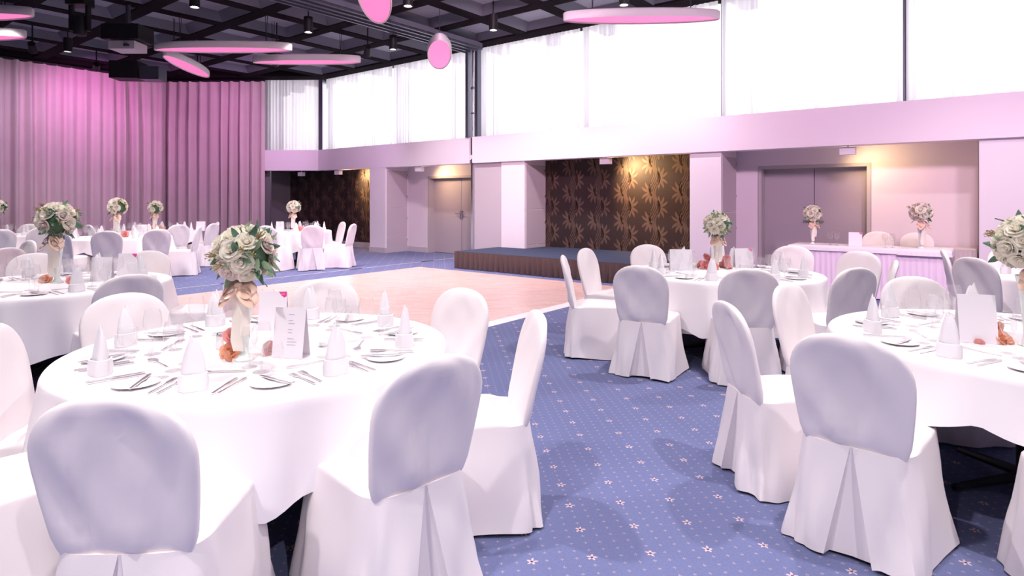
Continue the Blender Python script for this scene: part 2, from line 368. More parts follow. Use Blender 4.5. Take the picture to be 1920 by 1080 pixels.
# steel post in the window wall, above the fascia gap
pst = empty('steel_post', (DW + .02, 9.8, Z1), 0, 'dark steel partition post standing between the windows above the fascia gap', 'post')
MB().box(-.06, .08, -.19, -.1, 0, ZC - Z1).build('channel', 'steel_dark', pst, smooth=False)
MB().box(-.06, .08, .12, .2, 0, ZC - Z1).build('channel', 'steel_dark', pst, smooth=False)
MB().tube([(0, 0, 0), (0, 0, ZC - Z1)], .035, 10).build('rod', 'chrome', pst)
for z in (.55, 1.15): MB().box(-.03, .03, -.05, .05, z, z + .05).build('clip', 'chrome', pst, smooth=False)

# ------------------------------------------------------------------ ceiling with coffers
ce = box_struct('ceiling', (XB - .2, 12.2, YB - .2, 20.6, 5.62, 5.75), 'beam_paint', 'dark coffered ceiling with deep black beams', 'ceiling')
PIT = 1.5
CX = [10.15 - PIT * i for i in range(13)]; CY = [-5.3 + PIT * i for i in range(17)]   # ... 7.45? aligned below
CY = [7.45 + PIT * i for i in range(-9, 9)]
bmx = MB().box(-.14, .14, YB, YE + .3, 0, .52).mesh('beam', 'beam_paint', False)
bmy = MB().box(XB, 12.1, -.14, .14, 0, .52).mesh('beam', 'beam_paint', False)
for x in CX: put('beam', bmx, ce, (x + PIT / 2 if x != CX[0] else x + PIT / 2 - .02, 0, ZC))
for y in CY: put('beam', bmy, ce, (0, y + PIT / 2, ZC + .003))
put('edge_beam', MB().box(DW - .14, 11.36, YB, YE + .3, ZC - .003, 5.6).mesh('edge_beam', 'beam_paint', False), ce)
put('edge_beam', MB().box(XB, 12.1, YE - .35, YE + .3, ZC - .004, 5.6).mesh('edge_beam', 'beam_paint', False), ce)
eb = MB()
for s_ in (-.35, .5):
    pass
pA, pB = CH0 - nrm * .35, CH1 - nrm * .35
eb.v = [tuple(v + Vector((0, 0, z))) for z in (ZC - .005, 5.6) for v in (pA - CHD * .3, pB + CHD * .3, pB + CHD * .3 + nrm * 1.2, pA - CHD * .3 + nrm * 1.2)]
for f in ((0, 3, 2, 1), (4, 5, 6, 7), (0, 1, 5, 4), (1, 2, 6, 5), (2, 3, 7, 6), (3, 0, 4, 7)): eb.face(f)
eb.build('edge_beam', 'beam_paint', ce, smooth=False)
cof = MB(); a_, b_ = .61, .44
cof.rings([[(-a_, -a_, .02), (a_, -a_, .02), (a_, a_, .02), (-a_, a_, .02)], [(-b_, -b_, .19), (b_, -b_, .19), (b_, b_, .19), (-b_, b_, .19)]], True, False, False)
cofp = MB().box(-b_, b_, -b_, b_, .185, .2).mesh('panel', 'coffer_panel', False)
cofm = cof.mesh('coffer', 'coffer_paint', False)
for x in CX[:9]:
    for y in CY[4:]:
        if x > DW - 1.3 and y > 15.6 or (x - 8.14) * .8 + (y - YE) * .6 > -1.2 and y > 15 and x > 8: continue
        if y > YE - 1: continue
        put('panel', cofp, put('coffer', cofm, ce, (x, y, ZC)))
# partition track: broad metal beam with rails
tb = empty('partition_track', (0, 9.7, ZC - .01), 0, 'grey metal partition track running across the ceiling to the steel post', 'track')
MB().box(XB, DW - .1, -.30, .30, -.10, .02).build('housing', 'coffer_paint', tb, smooth=False)
for y in (-.3, -.12, .08, .24): MB().box(XB, DW - .1, y, y + .035, -.14, -.09).build('rail', 'steel_dark', tb, smooth=False)

# ------------------------------------------------------------------ lamps
def lamp(name, kind, loc, energy, col, size=.1, spot=None, blend=1, rot=None, target=None, parent=None):
    d = bpy.data.lights.new(name, kind); d.energy = energy; d.color = col
    if kind == 'SPOT': d.spot_size = R(spot); d.spot_blend = blend; d.shadow_soft_size = size
    o = bpy.data.objects.new(name, d); COL.objects.link(o); o.location = loc; o.parent = parent
    if target is not None: o.rotation_euler = (Vector(target) - Vector(loc)).to_track_quat('-Z', 'Y').to_euler()
    return o
dl_body = MB().lathe([(.001, .30), (.085, .30), (.085, 0), (.07, 0), (.07, .04)], 20, cap0=False, cap1=False).mesh('housing', 'black_metal')
dl_disc = MB().lathe([(.001, .03), (.068, .03), (.07, .035)], 20, cap0=False, cap1=False).mesh('lens', 'lamp_white')
dl_rod = MB().tube([(0, 0, .30), (0, 0, .85)], .012, 6).mesh('stem', 'black_metal')
def downlight(p, label, energy=180, z=4.72):
    t = empty('downlight', (p.x, p.y, z), 0, label, 'lamp', 'black ceiling downlights')
    put('housing', dl_body, t); put('lens', dl_disc, t); put('stem', dl_rod, t)
    lamp('lamp', 'SPOT', (0, 0, -.01), energy, (1, .915, .93), .07, 125, .6, parent=t)
DLZ = 4.72 - 1.48
for px, py, lab in ((127, 97, 'black ceiling downlight in front of the left drape'), (365, 14, 'black ceiling downlight at the top, left of the ceiling track'), (578, 61, 'black ceiling downlight above the two long flat lamps'),
                    (765, 12, 'black ceiling downlight at the top beside the near hanging lamp'), (737, 93, 'black ceiling downlight near the window beam, left of the far round lamp'),
                    (925, 57, 'black ceiling downlight right of the steel post'), (1170, 10, 'black ceiling downlight above the large right lamp')):
    dep = DLZ * 1150 / (372 - py); downlight(V((px - 960) / 1150 * dep, dep), lab)
for xc, yc, lab in ((-6.2, 8.2, 'left'), (-1.5, 4.0, 'centre'), (2.6, 5.0, 'right'), (-4.6, 4.4, 'far left'), (2.2, 1.9, 'near right'), (-1.2, .6, 'near'), (5.2, 6.2, 'far right'), (-9, 10.6, 'distant left'), (-2.2, -1.6, 'left rear'), (1.8, -1.8, 'right rear'), (-.4, -4.2, 'rearmost as added fill')):
    downlight(V(xc, yc), 'black ceiling downlight above the picture, placed %s' % lab, 290 if 'rear' in lab else 205)  # the three rear ones are unseen fill lamps added to brighten chair backs

# long oval pendant lamps with glowing pink underside
def oval(cx, cy, rot, label, L=1.28, W=.25, z=4.40):
    c = V(cx, cy); t = empty('oval_pendant_lamp', (c.x, c.y, z), ang(rot), label, 'lamp', 'oval pendant lamps')
    n = 48; E = lambda a, b, zz: [(a * math.cos(2 * math.pi * j / n), b * math.sin(2 * math.pi * j / n), zz) for j in range(n)]
    MB().rings([E(L - .04, W - .03, .02), E(L - .01, W - .01, 0), E(L, W, .02), E(L, W, .12), E(L - .02, W - .02, .14), E(.02, .01, .15)], True, False, True).build('rim', 'lamp_rim', t)
    MB().rings([E(.02, .01, .018), E(L - .03, W - .025, .02)], True, True, False).build('diffuser', 'lamp_pink', t)
    for x in (-.8 * L / 1.28, .8 * L / 1.28):
        MB().tube([(x, 0, .14), (x - .03, 0, 1.15)], .006, 5).build('cable', 'black_metal', t); MB().tube([(x, 0, .14), (x + .05, 0, 1.15)], .006, 5).build('cable', 'black_metal', t)
oval(2.12, 10.05, -2, 'oval lamp with white rim hanging in front of the right windows')
oval(-1.49, 12.6, 97, 'oval lamp pointing at the viewer, hanging in front of the windows left of the post', 1.3, .25)
oval(-2.02, 9.0, 99, 'oval lamp pointing at the viewer, cut by the top edge of the picture', 1.3, .25)
oval(-5.7, 12.1, 0, 'longest oval lamp left of centre, above the corner drape', 1.36)
oval(-4.42, 13.2, -1, 'oval lamp further back, in front of the corner window', 1.17)
oval(-7.24, 13.7, 97, 'small tilted looking oval lamp below the long left lamp', 1.17, .22)
oval(-8.95, 9.9, -3, 'upper oval lamp at the left edge of the picture')
oval(-10.1, 11.2, -3, 'lower oval lamp at the left edge of the picture')

# wall washer spots under the fascia
def washer(y, aim, label, energy=50):
    t = empty('wall_spotlight', (DW + .12, y, Z0 + .08), 0, label, 'lamp', 'white wall washer spotlights')
    MB().tube([(0, 0, 0), (0, 0, -.10)], .012, 6).build('stem', 'spot_white', t)
    h = MB().box(-.07, .05, -.11, .11, -.22, -.10).build('head', 'spot_white', t, smooth=False)
    MB().box(.05, .053, -.09, .09, -.205, -.115).build('lens', 'spot_warm' if energy else 'spot_white', t, smooth=False)
    if energy: lamp('lamp', 'SPOT', (.12, 0, -.16), energy, (1, .66, .30), 0.08, 140, 1, target=(DR - DW - .12 , aim - y, -.75), parent=t)
washer(17.1, 16, 'white wall spotlight under the corner fascia, unlit', 0)
washer(15.2, 14.0, 'white wall spotlight above the far table, lighting dark wallpaper', 110)
washer(11.75, 11.2, 'white wall spotlight in front of the left double door', 38)
washer(6.25, 5.4, 'white wall spotlight in front of the stage wallpaper', 130)
washer(1.85, 1.3, 'white wall spotlight above the right double door', 22)

# magenta stage spots lighting the drapes
def par(xc, yc, target, label, energy=230, z=4.75, col=(1, .2, .8), cone=62):
    c = V(xc, yc); t = empty('stage_spotlight', (c.x, c.y, z), 0, label, 'lamp', 'black stage spotlights')
    d = (Vector(target) - Vector((c.x, c.y, z))).normalized()
    MB().tube([(0, 0, .06), (0, 0, .9)], .015, 6).build('stem', 'black_metal', t)
    MB().tube([tuple(-d * .13), tuple(d * .13)], [.07, .085], 14).build('housing', 'black_metal', t)
    MB().tube([tuple(d * .128), tuple(d * .134)], .075, 14).build('lens', 'lamp_pink', t)
    lamp('lamp', 'SPOT', tuple(d * .16), energy, col, .06 if energy < 300 else .3, cone, 1, target=tuple(d * 2), parent=t)
SOFT = (.95, .66, 1)
par(-5.6, 14.6, V(-8.6, 18.4, 2.6), 'black stage spotlight at the left end of the far oval lamp', 190, 4.75, SOFT, 85)
par(-5.1, 13.3, V(-7.6, 18.3, 4.2), 'black stage spotlight in front of the far oval lamp', 115)
par(-3.2, 13.6, V(-4.5, 17.0, 2.4), 'black stage spotlight beneath the ceiling coffers left of the window', 150, 4.75, SOFT)
par(-10.4, 13.3, V(-12.3, 16.6, 2.6), 'black stage spotlight beside the left drape', 190, 4.75, SOFT, 90)
par(-10.3, 15.2, V(-11.8, 17.2, 4.0), 'black stage spotlight hidden behind the black loudspeaker', 80, 4.75, (1, .2, .8), 100)
par(-7.9, 15.4, V(-9.6, 18.6, 3.9), 'black stage spotlight right of the black loudspeaker', 50, 4.75, (1, .2, .8), 80)
PK = (1, .66, .87)
par(0.2, 5.6, (DW, 11.8, 2.5), 'black stage spotlight above the picture, aimed at the left fascia', 760, 4.75, PK, 80)
par(1.6, 4.6, (DW, 6.6, 2.3), 'black stage spotlight above the picture, aimed at the stage columns', 330, 4.75, PK, 85)
par(3.2, 3.6, (DW, 2.2, 2.1), 'black stage spotlight above the picture, aimed at the head table wall', 430, 4.75, PK, 85)
par(4.4, 2.2, (DW, -1.0, 2.1), 'black stage spotlight above the picture, aimed at the right picture edge', 370, 4.75, PK, 80)
# projector, loudspeaker and moving head hanging from the ceiling
c = V(-7.2, 11.5); t = empty('projector', (c.x, c.y, 4.24), ang(0), 'pale ceiling projector hanging below a black mount box', 'projector')
MB().box(-.24, .24, -.2, .2, 0, .15).build('body', 'projector', t, smooth=False); MB().box(-.34, .34, -.25, .25, .17, .45).build('mount_box', 'black_metal', t, smooth=False)
MB().tube([(0, 0, .4), (0, 0, 1.3)], .04, 10).build('pole', 'steel_dark', t); MB().lathe([(.05, 0), (.05, .03)], 12, (.1, -.21, .05)).build('lens', 'black_metal', t)
c = V(-7.75, 11.0); t = empty('moving_head_light', (c.x, c.y, 4.38), ang(0), 'black moving head stage light left of the projector', 'lamp')
MB().lathe([(.02, 0), (.1, .03), (.13, .2), (.1, .36), (.02, .38)], 16).build('head', 'black_metal', t)
MB().box(-.17, -.13, -.05, .05, .1, .55).build('yoke', 'black_metal', t, smooth=False); MB().box(.13, .17, -.05, .05, .1, .55).build('yoke', 'black_metal', t, smooth=False)
MB().box(-.17, .17, -.14, .14, .55, .7).build('base', 'black_metal', t, smooth=False)
c = V(-9.2, 15.2); t = empty('ceiling_loudspeaker', (c.x, c.y, 4.42), ang(5), 'black loudspeaker box hanging in front of the drapes', 'speaker')
MB().box(-.62, .05, -.25, .25, 0, .42).build('cabinet', 'black_metal', t, smooth=False); MB().box(.07, .52, -.22, .22, -.02, .3).build('grille', 'steel_dark', t, smooth=False)
MB().tube([(-.2, 0, .4), (-.2, 0, 1.1)], .02, 6).build('bracket', 'black_metal', t)

# ------------------------------------------------------------------ doors
def double_door(name, y0, y1, label, frame=.06):
    d = struct(empty(name, (DR + .25, (y0 + y1) / 2, 0)), label, 'door'); h = (y1 - y0) / 2
    for s in (-1, 1):
        lf = MB().box(-.04, 0, min(s * .006, s * (h - frame)), max(s * .006, s * (h - frame)), .01, 2.02).build('leaf', 'door_paint', d, smooth=False)
        hd = MB().box(-.05, -.04, s * .04 - .02 if s > 0 else -.06, s * .04 + .02 if s > 0 else -.02, .93, 1.15)
        hd.tube([(-.05, s * .04, 1.08), (-.10, s * .04, 1.08), (-.10, s * .17, 1.08)], .011, 8)
        hd.build('handle', 'chrome', lf)
        MB().box(-.25, 0, s * h - .005 if s < 0 else s * (h - frame), s * (h - frame) if s < 0 else s * h + .005, 0, 2.08).build('jamb', 'door_frame', d, smooth=False)
    MB().box(-.248, 0, -h + frame, h - frame, 2.02, 2.08).build('lintel', 'door_frame', d, smooth=False)
double_door('door_1', 10.06, 12.19, 'grey double door in the recess left of the stage')
double_door('door_2', 1.63, 3.45, 'grey double door behind the skirted head table')

# ------------------------------------------------------------------ stage
st = empty('stage', (0, 0, 0), 0, 'low carpeted stage with a brown pleated skirt in front of the wallpaper', 'stage')
SX0, SX1, SY0, SY1, SZ = 9.45, DR - .02, 4.5, 9.0, .36
MB().box(SX0 + .03, DW, SY0, SY1, SZ - .06, SZ).build('deck', 'stage_carpet', st, smooth=False)
MB().box(DW, SX1, SY0, 8.23, SZ - .06, SZ).build('deck', 'stage_carpet', st, smooth=False)
def pleated(p0, p1, z0, z1, pitch, amp, mt, parent, seed, name='skirt'):
    p0, p1 = Vector(p0), Vector(p1); L = (p1 - p0).length; d = (p1 - p0) / L; nn = Vector((d.y, -d.x)); rnd = random.Random(seed)
    n = int(L / pitch * 6); rings = []; ph = 0; P = []
    for i in range(n + 1): P.append((ph, rnd.uniform(.5, 1.2))); ph += 2 * math.pi / 6 * rnd.uniform(.7, 1.3)
    for q in (0, .08, .35, .7, 1):
        z = z1 + (z0 - z1) * q; rings.append([(*(p0 + d * (L * i / n) + nn * (amp * P[i][1] * (.25 + .75 * q) * math.sin(P[i][0] + .5 * math.sin(q * 3 + i * .2)))), z) for i in range(n + 1)])
    return MB().rings(rings, False).build(name, mt, parent, True, 180)
pleated((SX0, SY0), (SX0, SY1), .012, SZ, .13, .035, 'stage_skirt', st, 1)
pleated((SX0, SY1), (DW - .05, SY1), .012, SZ, .11, .022, 'stage_skirt', st, 2)

# dance floor
df = tag(MB().box(2.6, 9.07, 4.72, 9.66, 0, .018).build('dance_floor', 'parquet', None, smooth=False), 'pinkish parquet dance floor laid on the carpet in front of the stage', 'dance floor')
e = MB(); e.v = [(2.5, 4.58, .001), (9.07, 4.58, .001), (9.07, 4.72, .001), (2.5, 4.72, .001), (2.5, 4.715, .02), (9.07, 4.715, .02)]
for f in ((0, 1, 2, 3), (0, 4, 5, 1), (3, 2, 5, 4), (0, 3, 4), (1, 5, 2)): e.face(f)
tag(e.build('floor_edging', 'edging', None, smooth=False), 'white ramped edging strip along the near side of the dance floor', 'edging')
tr_ = empty('floor_track', (0, 10.5, 0), 0, 'narrow brass and dark partition track let into the carpet', 'track')
MB().box(2.0, 11.6, -.02, .02, .001, .006).build('strip', 'baseboard', tr_, smooth=False)
for x0, x1 in ((5.2, 5.5), (7.9, 8.2), (9.9, 10.3)): MB().box(x0, x1, -.03, .03, .006, .009).build('cover_plate', 'track_floor', tr_, smooth=False)

# ------------------------------------------------------------------ covered banquet chair
def sup(c, n): return math.copysign(abs(c) ** (2 / n), c)
def chair_meshes(seed):
    rnd = random.Random(seed); p1, p2, p3 = (rnd.uniform(0, 6.28) for _ in range(3))
    # backrest: flattened sock with arched top, leaning back
    rings = []; n = 44; rows = [0, .06, .14, .24, .34, .44, .54, .63, .71, .78, .84, .89, .93, .96, .98, .993, 1.0]
    zb, zt = .435, .935
    for v in rows:
        z = zb + (zt - zb) * v
        v0 = .60; hw = .198 + .036 * math.sin(min(1, v / .75) * math.pi / 2)
        if v > v0: hw *= max(.0, 1 - ((v - v0) / (1 - v0)) ** 2.35) ** (1 / 2.35)
        ht = (.036 - .008 * v) * (1 if v < .9 else max(.12, math.sqrt(max(0, 1 - ((v - .9) / .1) ** 2))))
        ht *= .6 + .4 * min(1, v / .1); hw *= .93 + .07 * min(1, v / .1); hw = max(hw, .03); yc = -.205 - .095 * v - .015 * v * v; ring = []
        for j in range(n):
            a = 2 * math.pi * j / n; x = hw * sup(math.cos(a), 2.6); y = ht * sup(math.sin(a), 3.2)
            u = x / max(hw, .05); back = math.sin(a) < -.2
            edge = max(0, 1 - u * u)
            wr_ = 0; lo = min(1, v * 6) * min(1, (1 - v) * 7)
            if v < .97:
                wr_ = .010 * edge * math.sin(6 * u * (1.25 - v) + 5 * v + p1) + .006 * edge * math.sin(10 * (u * .8 + v) + p2) + .003 * edge * math.sin(13 * (v - u * .6) + p3)
                if back: wr_ += .016 * edge * (1 - v) * v * 3 - .015 * edge * math.exp(-((abs(u) - .12 - .7 * v) / .12) ** 2) * (1 - v * .4)
                else: wr_ += -.006 * edge
            ring.append((x, yc + y + wr_ * lo, z))
        rings.append(ring)
    back = MB().rings(rings, True, True, True).mesh('backrest', 'chair_cloth', True, 60)
    # outline of seat and skirt, with an inverted pleat at the centre of the back
    def outline(t, hem):
        pts = []; hwf, hwb = .232 + .045 * t, .212 + .062 * t; yf, yb = .285 + .06 * t, -.247 - .055 * t
        N = 26; nn = 5.0
        wp_ = .004 + .085 * t; dp = .05 * t ** .7
        prof = [(wp_, 0), (wp_ * .86, dp), (0, dp * 1.1), (-wp_ * .86, dp), (-wp_, 0)]
        # right half from back centre to front centre, then left half mirrored (folds differ per side)
        def half(sg):
            q = []
            for i in range(N + 1):
                a = -math.pi / 2 + math.pi * i / N
                hw = hwb + (hwf - hwb) * (math.sin(a) * .5 + .5)
                x = hw * sup(math.cos(a), nn); y = (yf + yb) / 2 + (yf - yb) / 2 * sup(math.sin(a), nn)
                if y < yb + .02 and x < wp_ + .012: continue
                f = hem * (.012 * math.sin(6 * a + sg * 1.3 + p1) + .009 * math.sin(11 * a + p2 * sg) + .007 * math.sin(17 * a + p3))
                sw = (.013 * math.sin(5 * a + 5.5 * t + sg + p2) + .008 * math.sin(9 * a - 6 * t + p3)) * t * (1.15 - .5 * t)
                cx, cy = x, y - (yf + yb) / 2; ll = math.hypot(cx, cy) or 1
                k = 1 + (f + sw) / ll
                q.append((sg * cx * k, cy * k + (yf + yb) / 2))
            return q
        rt = half(1); lf = half(-1)
        return [(wp_, yb)] + rt + lf[::-1][1:] + [(-wp_, yb)], [(-wp_ * .96, yb + dp * .5), (-wp_ * .90, yb + dp), (0, yb + dp * 1.1), (wp_ * .90, yb + dp), (wp_ * .96, yb + dp * .5)]
    # constant vertex count needs the same skip count: resample each outline by arc length
    def resample(pts, n):
        P, pleat = pts; d = [0]
        for a, b in zip(P, P[1:]): d.append(d[-1] + math.hypot(b[0] - a[0], b[1] - a[1]))
        out = []; k = 0
        for i in range(n):
            s = d[-1] * i / (n - 1)
            while k < len(P) - 2 and d[k + 1] < s: k += 1
            f = (s - d[k]) / max(1e-9, d[k + 1] - d[k]); out.append((P[k][0] + (P[k + 1][0] - P[k][0]) * f, P[k][1] + (P[k + 1][1] - P[k][1]) * f))
        return out + pleat
    NS = 120
    ts = [0, .05, .14, .26, .4, .55, .7, .84, .95, 1]
    sk = MB(); rings = []
    for t in ts:
        hemz = .462 + (.014 - .462) * t
        o = resample(outline(t, t), NS)
        rings.append([(x, y, hemz + (.006 * math.sin(3 * math.atan2(y, x) + p3) if t == 1 else 0)) for x, y in o])
    sk.rings(rings); skirt = sk.mesh('skirt', 'chair_cloth', True, 42)
    se = MB(); o0 = resample(outline(0, 0), NS)
    rg = []
    for k, z in ((1.0, .460), (.995, .470), (.97, .479), (.85, .486), (.6, .490), (.3, .492), (.02, .492)):
        rg.append([(x * k, (y - .01) * k + .01, .460 + (z - .460 + .003 * math.sin(9 * x + 14 * y + p1) * (k < .9)) * min(1, max(0, (y * k + .17) / .08))) for x, y in o0])
    se.rings(rg, True, False, True); seat = se.mesh('seat', 'chair_cloth', True, 60)
    return back, seat, skirt
CH = [chair_meshes(s) for s in (11, 23, 37)]
legm = MB().tube([(0, 0, 0), (0, 0, .44)], .013, 8).mesh('leg', 'black_leg')
NCH = 0
def chair(bx, by, phi, label, seat=False):
    global NCH
    f = Vector((math.cos(R(phi)), math.sin(R(phi))))
    p = Vector((bx, by)) + (f * .30 if not seat else f * 0)
    c = V(p.x, p.y); o = empty('banquet_chair', (c.x, c.y, 0), ang(phi) - R(90), label, 'chair', 'white covered banquet chairs')
    b, s, k = CH[NCH % 3]; NCH += 1
    put('backrest', b, o); put('seat', s, o); put('skirt', k, o)
    for x in (-.17, .17):
        for y in (-.19, .2): put('leg', legm, o, (x, y, 0))
    return o
W = 'white covered chair '
chair(-1.12, 1.70, 92, W + 'in the left foreground, seen straight from behind')
chair(-.27, 2.14, 133, W + 'in the centre foreground, grey back turned to the viewer')
chair(.116, 2.97, 190, W + 'seen from the side beside the aisle, right of the front left table')
chair(-.30, 3.72, 230, W + 'between the front left table and the dance floor')
chair(-1.25, 4.12, 270, W + 'facing the viewer across the front left table, behind the menu card')
chair(-2.22, 3.52, -40, W + 'facing the viewer at the left far side of the front left table')
chair(-2.28, 2.66, 12, W + 'at the left picture edge beside the front left table')
chair(-1.88, 2.12, 55, W + 'cut by the lower left corner, only its seat and skirt showing', True)
chair(-2.75, 4.42, 140, W + 'with shaded back between the two left tables')
chair(-2.82, 5.6, 188, W + 'seen from the side, half hidden behind the front bouquet', True)
chair(-3.79, 6.4, 275, W + 'facing the viewer across the second left table, behind its card')
chair(-4.75, 6.1, -45, W + 'facing the viewer at the far left of the second left table')
chair(-5.6, 6.8, 165, W + 'with lilac back at the left picture edge, behind the second left table')
chair(-6.3, 8.0, 240, W + 'facing the viewer between the left table and the distant left chairs')
chair(-6.84, 10.35, 117, W + 'with mauve shaded back in front of the third left table')
chair(-7.62, 10.3, 83, W + 'with shaded back, partly behind the second left bouquet')
chair(-6.33, 10.95, 135, W + 'with bluish back at the right side of the third left table')
chair(-6.1, 11.95, 195, W + 'seen from the side, right of the third left table')
chair(-6.98, 12.85, 140, W + 'with lilac back in front of the table by the corner drape')
chair(-6.85, 14.25, 215, W + 'facing left, nearest to the corner drape')
chair(-6.55, 13.45, 172, W + 'with pale blue back beside the corner drape')
chair(-8.75, 12.7, 55, W + 'with mauve back between the two distant left tables')
chair(-9.05, 10.85, 135, W + 'with pale blue back cut by the left picture edge')
chair(-8.92, 11.6, 160, W + 'with lilac back just left of the second left bouquet')
chair(-10.35, 13.15, 275, W + 'facing the viewer at the distant leftmost table')
chair(-4.06, 12.5, 115, W + 'seen from behind at the far table beneath the dark wallpaper')
chair(-3.42, 13.2, 174, W + 'in profile at the right side of the far table')
chair(-3.97, 14.36, 215, W + 'behind the far table, in front of the dark wallpaper')
chair(-4.95, 12.35, 75, W + 'at the left of the far table, hidden behind the front bouquet')
chair(.50, 5.9, -6, W + 'in profile at the left side of the right middle table')
chair(.81, 6.72, -33, W + 'beside the stage, facing the right middle table from the left')
chair(1.04, 5.0, 63, W + 'seen from behind, left in front of the right middle table')
chair(1.85, 4.78, 82, W + 'seen from behind, centred in front of the right middle table')
chair(1.6, 7.25, -75, W + 'facing the viewer across the right middle table, in front of the stage')
chair(3.24, 7.08, -125, W + 'facing the viewer across the right middle table, below the head table')
chair(3.6, 6.35, 212, W + 'at the right end of the right middle table, before the pink skirt')
chair(2.72, 4.85, 108, W + 'with grey back between the two right tables')
chair(3.38, 5.42, 151, W + 'turned edge on, in front of the pink table skirt')
chair(1.78, 3.95, -50, W + 'facing the viewer at the far left of the front right table')
chair(1.14, 3.24, 3, W + 'in profile beside the aisle, left of the front right table')
chair(1.35, 2.47, 46, W + 'largest in the right foreground, seen from behind with pleated skirt')
chair(2.15, 2.15, 73, W + 'cut by the lower right corner, only its skirt showing', True)
chair(2.80, 4.28, -95, W + 'facing the viewer across the front right table')
chair(4.62, 6.55, -30, W + 'seen edge on, right of the head table')
chair(4.27, 5.68, 12, W + 'with lilac back right of the head table, before the wall')
chair(5.5, 6.8, -95, W + 'behind the right edge bouquet, facing the viewer')
def chair_w(x, y, rz, label):
    o = chair(0, 0, 0, label, True); o.location = (x, y, 0); o.rotation_euler = (0, 0, rz)
chair_w(11.38, 1.52, R(90), W + 'behind the head table, left of its right bouquet')
chair_w(11.38, .98, R(90), W + 'behind the head table, right of its right bouquet')

# ------------------------------------------------------------------ round tables
def cloth_mesh(Rr, corner, seed, lmid=.21, lcor=.43, zt=.75, name='tablecloth', folds=11, fa=1.0):
    rnd = random.Random(seed); n = 168; rings = []; ph = [rnd.uniform(0, 6.28) for _ in range(4)]
    for k in (0.02, .3, .6, .85, .97): rings.append([(Rr * k * math.cos(2 * math.pi * j / n), Rr * k * math.sin(2 * math.pi * j / n), zt) for j in range(n)])
    ts = [0, .02, .05, .12, .25, .42, .6, .8, 1]
    for t in ts:
        ring = []
        for j in range(n):
            th = 2 * math.pi * j / n; c = abs(((th - corner) / (math.pi / 2) + .5) % 1 - .5) * 2
            L = lmid + (lcor - lmid) * (1 - c) ** .95
            d = L * t
            fold = .036 * math.sin(folds * th + ph[0]) + .016 * math.sin((folds + 6) * th + ph[1]) + .010 * math.sin(29 * th + ph[2])
            fold *= fa; r = Rr + .012 * math.sin(min(1, t / .05) * math.pi / 2) + .05 * (d / .4) + fold * min(1, d / .32) - .05 * (1 - c) ** 3 * t
            ring.append((r * math.cos(th), r * math.sin(th), zt - (0 if t == 0 else max(.004, d))))
        rings.append(ring)
    return MB().rings(rings, True, True, False).mesh(name, 'table_cloth', True, 70)
TABLES = {}
def round_table(key, xc, yc, corner, tl, Rr=.88, seed=0, under=False, lmid=.21, lcor=.43):
    c = V(xc, yc); t = empty('round_table', (c.x, c.y, 0), 0, 'table standing under the cloth of ' + tl, 'table', 'round banquet tables')
    MB().lathe([(Rr - .02, .715), (Rr - .01, .72), (Rr - .01, .744), (Rr - .02, .745)], 48).build('tabletop', 'grey_wall', t)
    MB().lathe([(.05, .03), (.05, .715)], 14).build('pedestal', 'black_leg', t)
    for k in range(4):
        a = R(45 + 90 * k); MB().tube([(0, 0, .06), (.42 * math.cos(a), .42 * math.sin(a), .02)], [.03, .018], 8).build('foot', 'black_leg', t)
    o = put('tablecloth', cloth_mesh(Rr, ang(corner), seed, lmid, lcor), None, (c.x, c.y, 0)); tag(o, 'white cloth draped over ' + tl, 'tablecloth', 'white round tablecloths')
    if under:
        o = put('under_cloth', cloth_mesh(Rr - .075, ang(corner), seed + 50, .44, .46, .742, 'under_cloth', 11, .25), None, (c.x, c.y, 0)); tag(o, 'longer under cloth beneath ' + tl, 'tablecloth')
    TABLES[key] = (Vector((xc, yc)), Rr, tl)
round_table('A', -1.22, 3.04, -69, 'the left foreground round table', .88, 1)
round_table('B', -3.95, 5.25, -80, 'the second left round table', .9, 2, lmid=.36, lcor=.56)
round_table('C', -7.46, 11.6, -45, 'the third left round table', .9, 3)
round_table('D', -7.87, 13.55, -60, 'the round table by the corner drape', .9, 4)
round_table('E', -10.3, 12.0, -60, 'the distant leftmost round table', .85, 5)
round_table('F', -4.85, 13.9, -92, 'the far round table under dark wallpaper', .72, 6, lmid=.3, lcor=.5)
round_table('G', 2.1, 6.07, -121, 'the right middle round table before the stage', .9, 7, under=True, lcor=.48)
round_table('H', 2.65, 3.15, -95, 'the right foreground round table', .9, 8)
round_table('I', 5.4, 5.6, -100, 'the round table at the right picture edge', .9, 9)

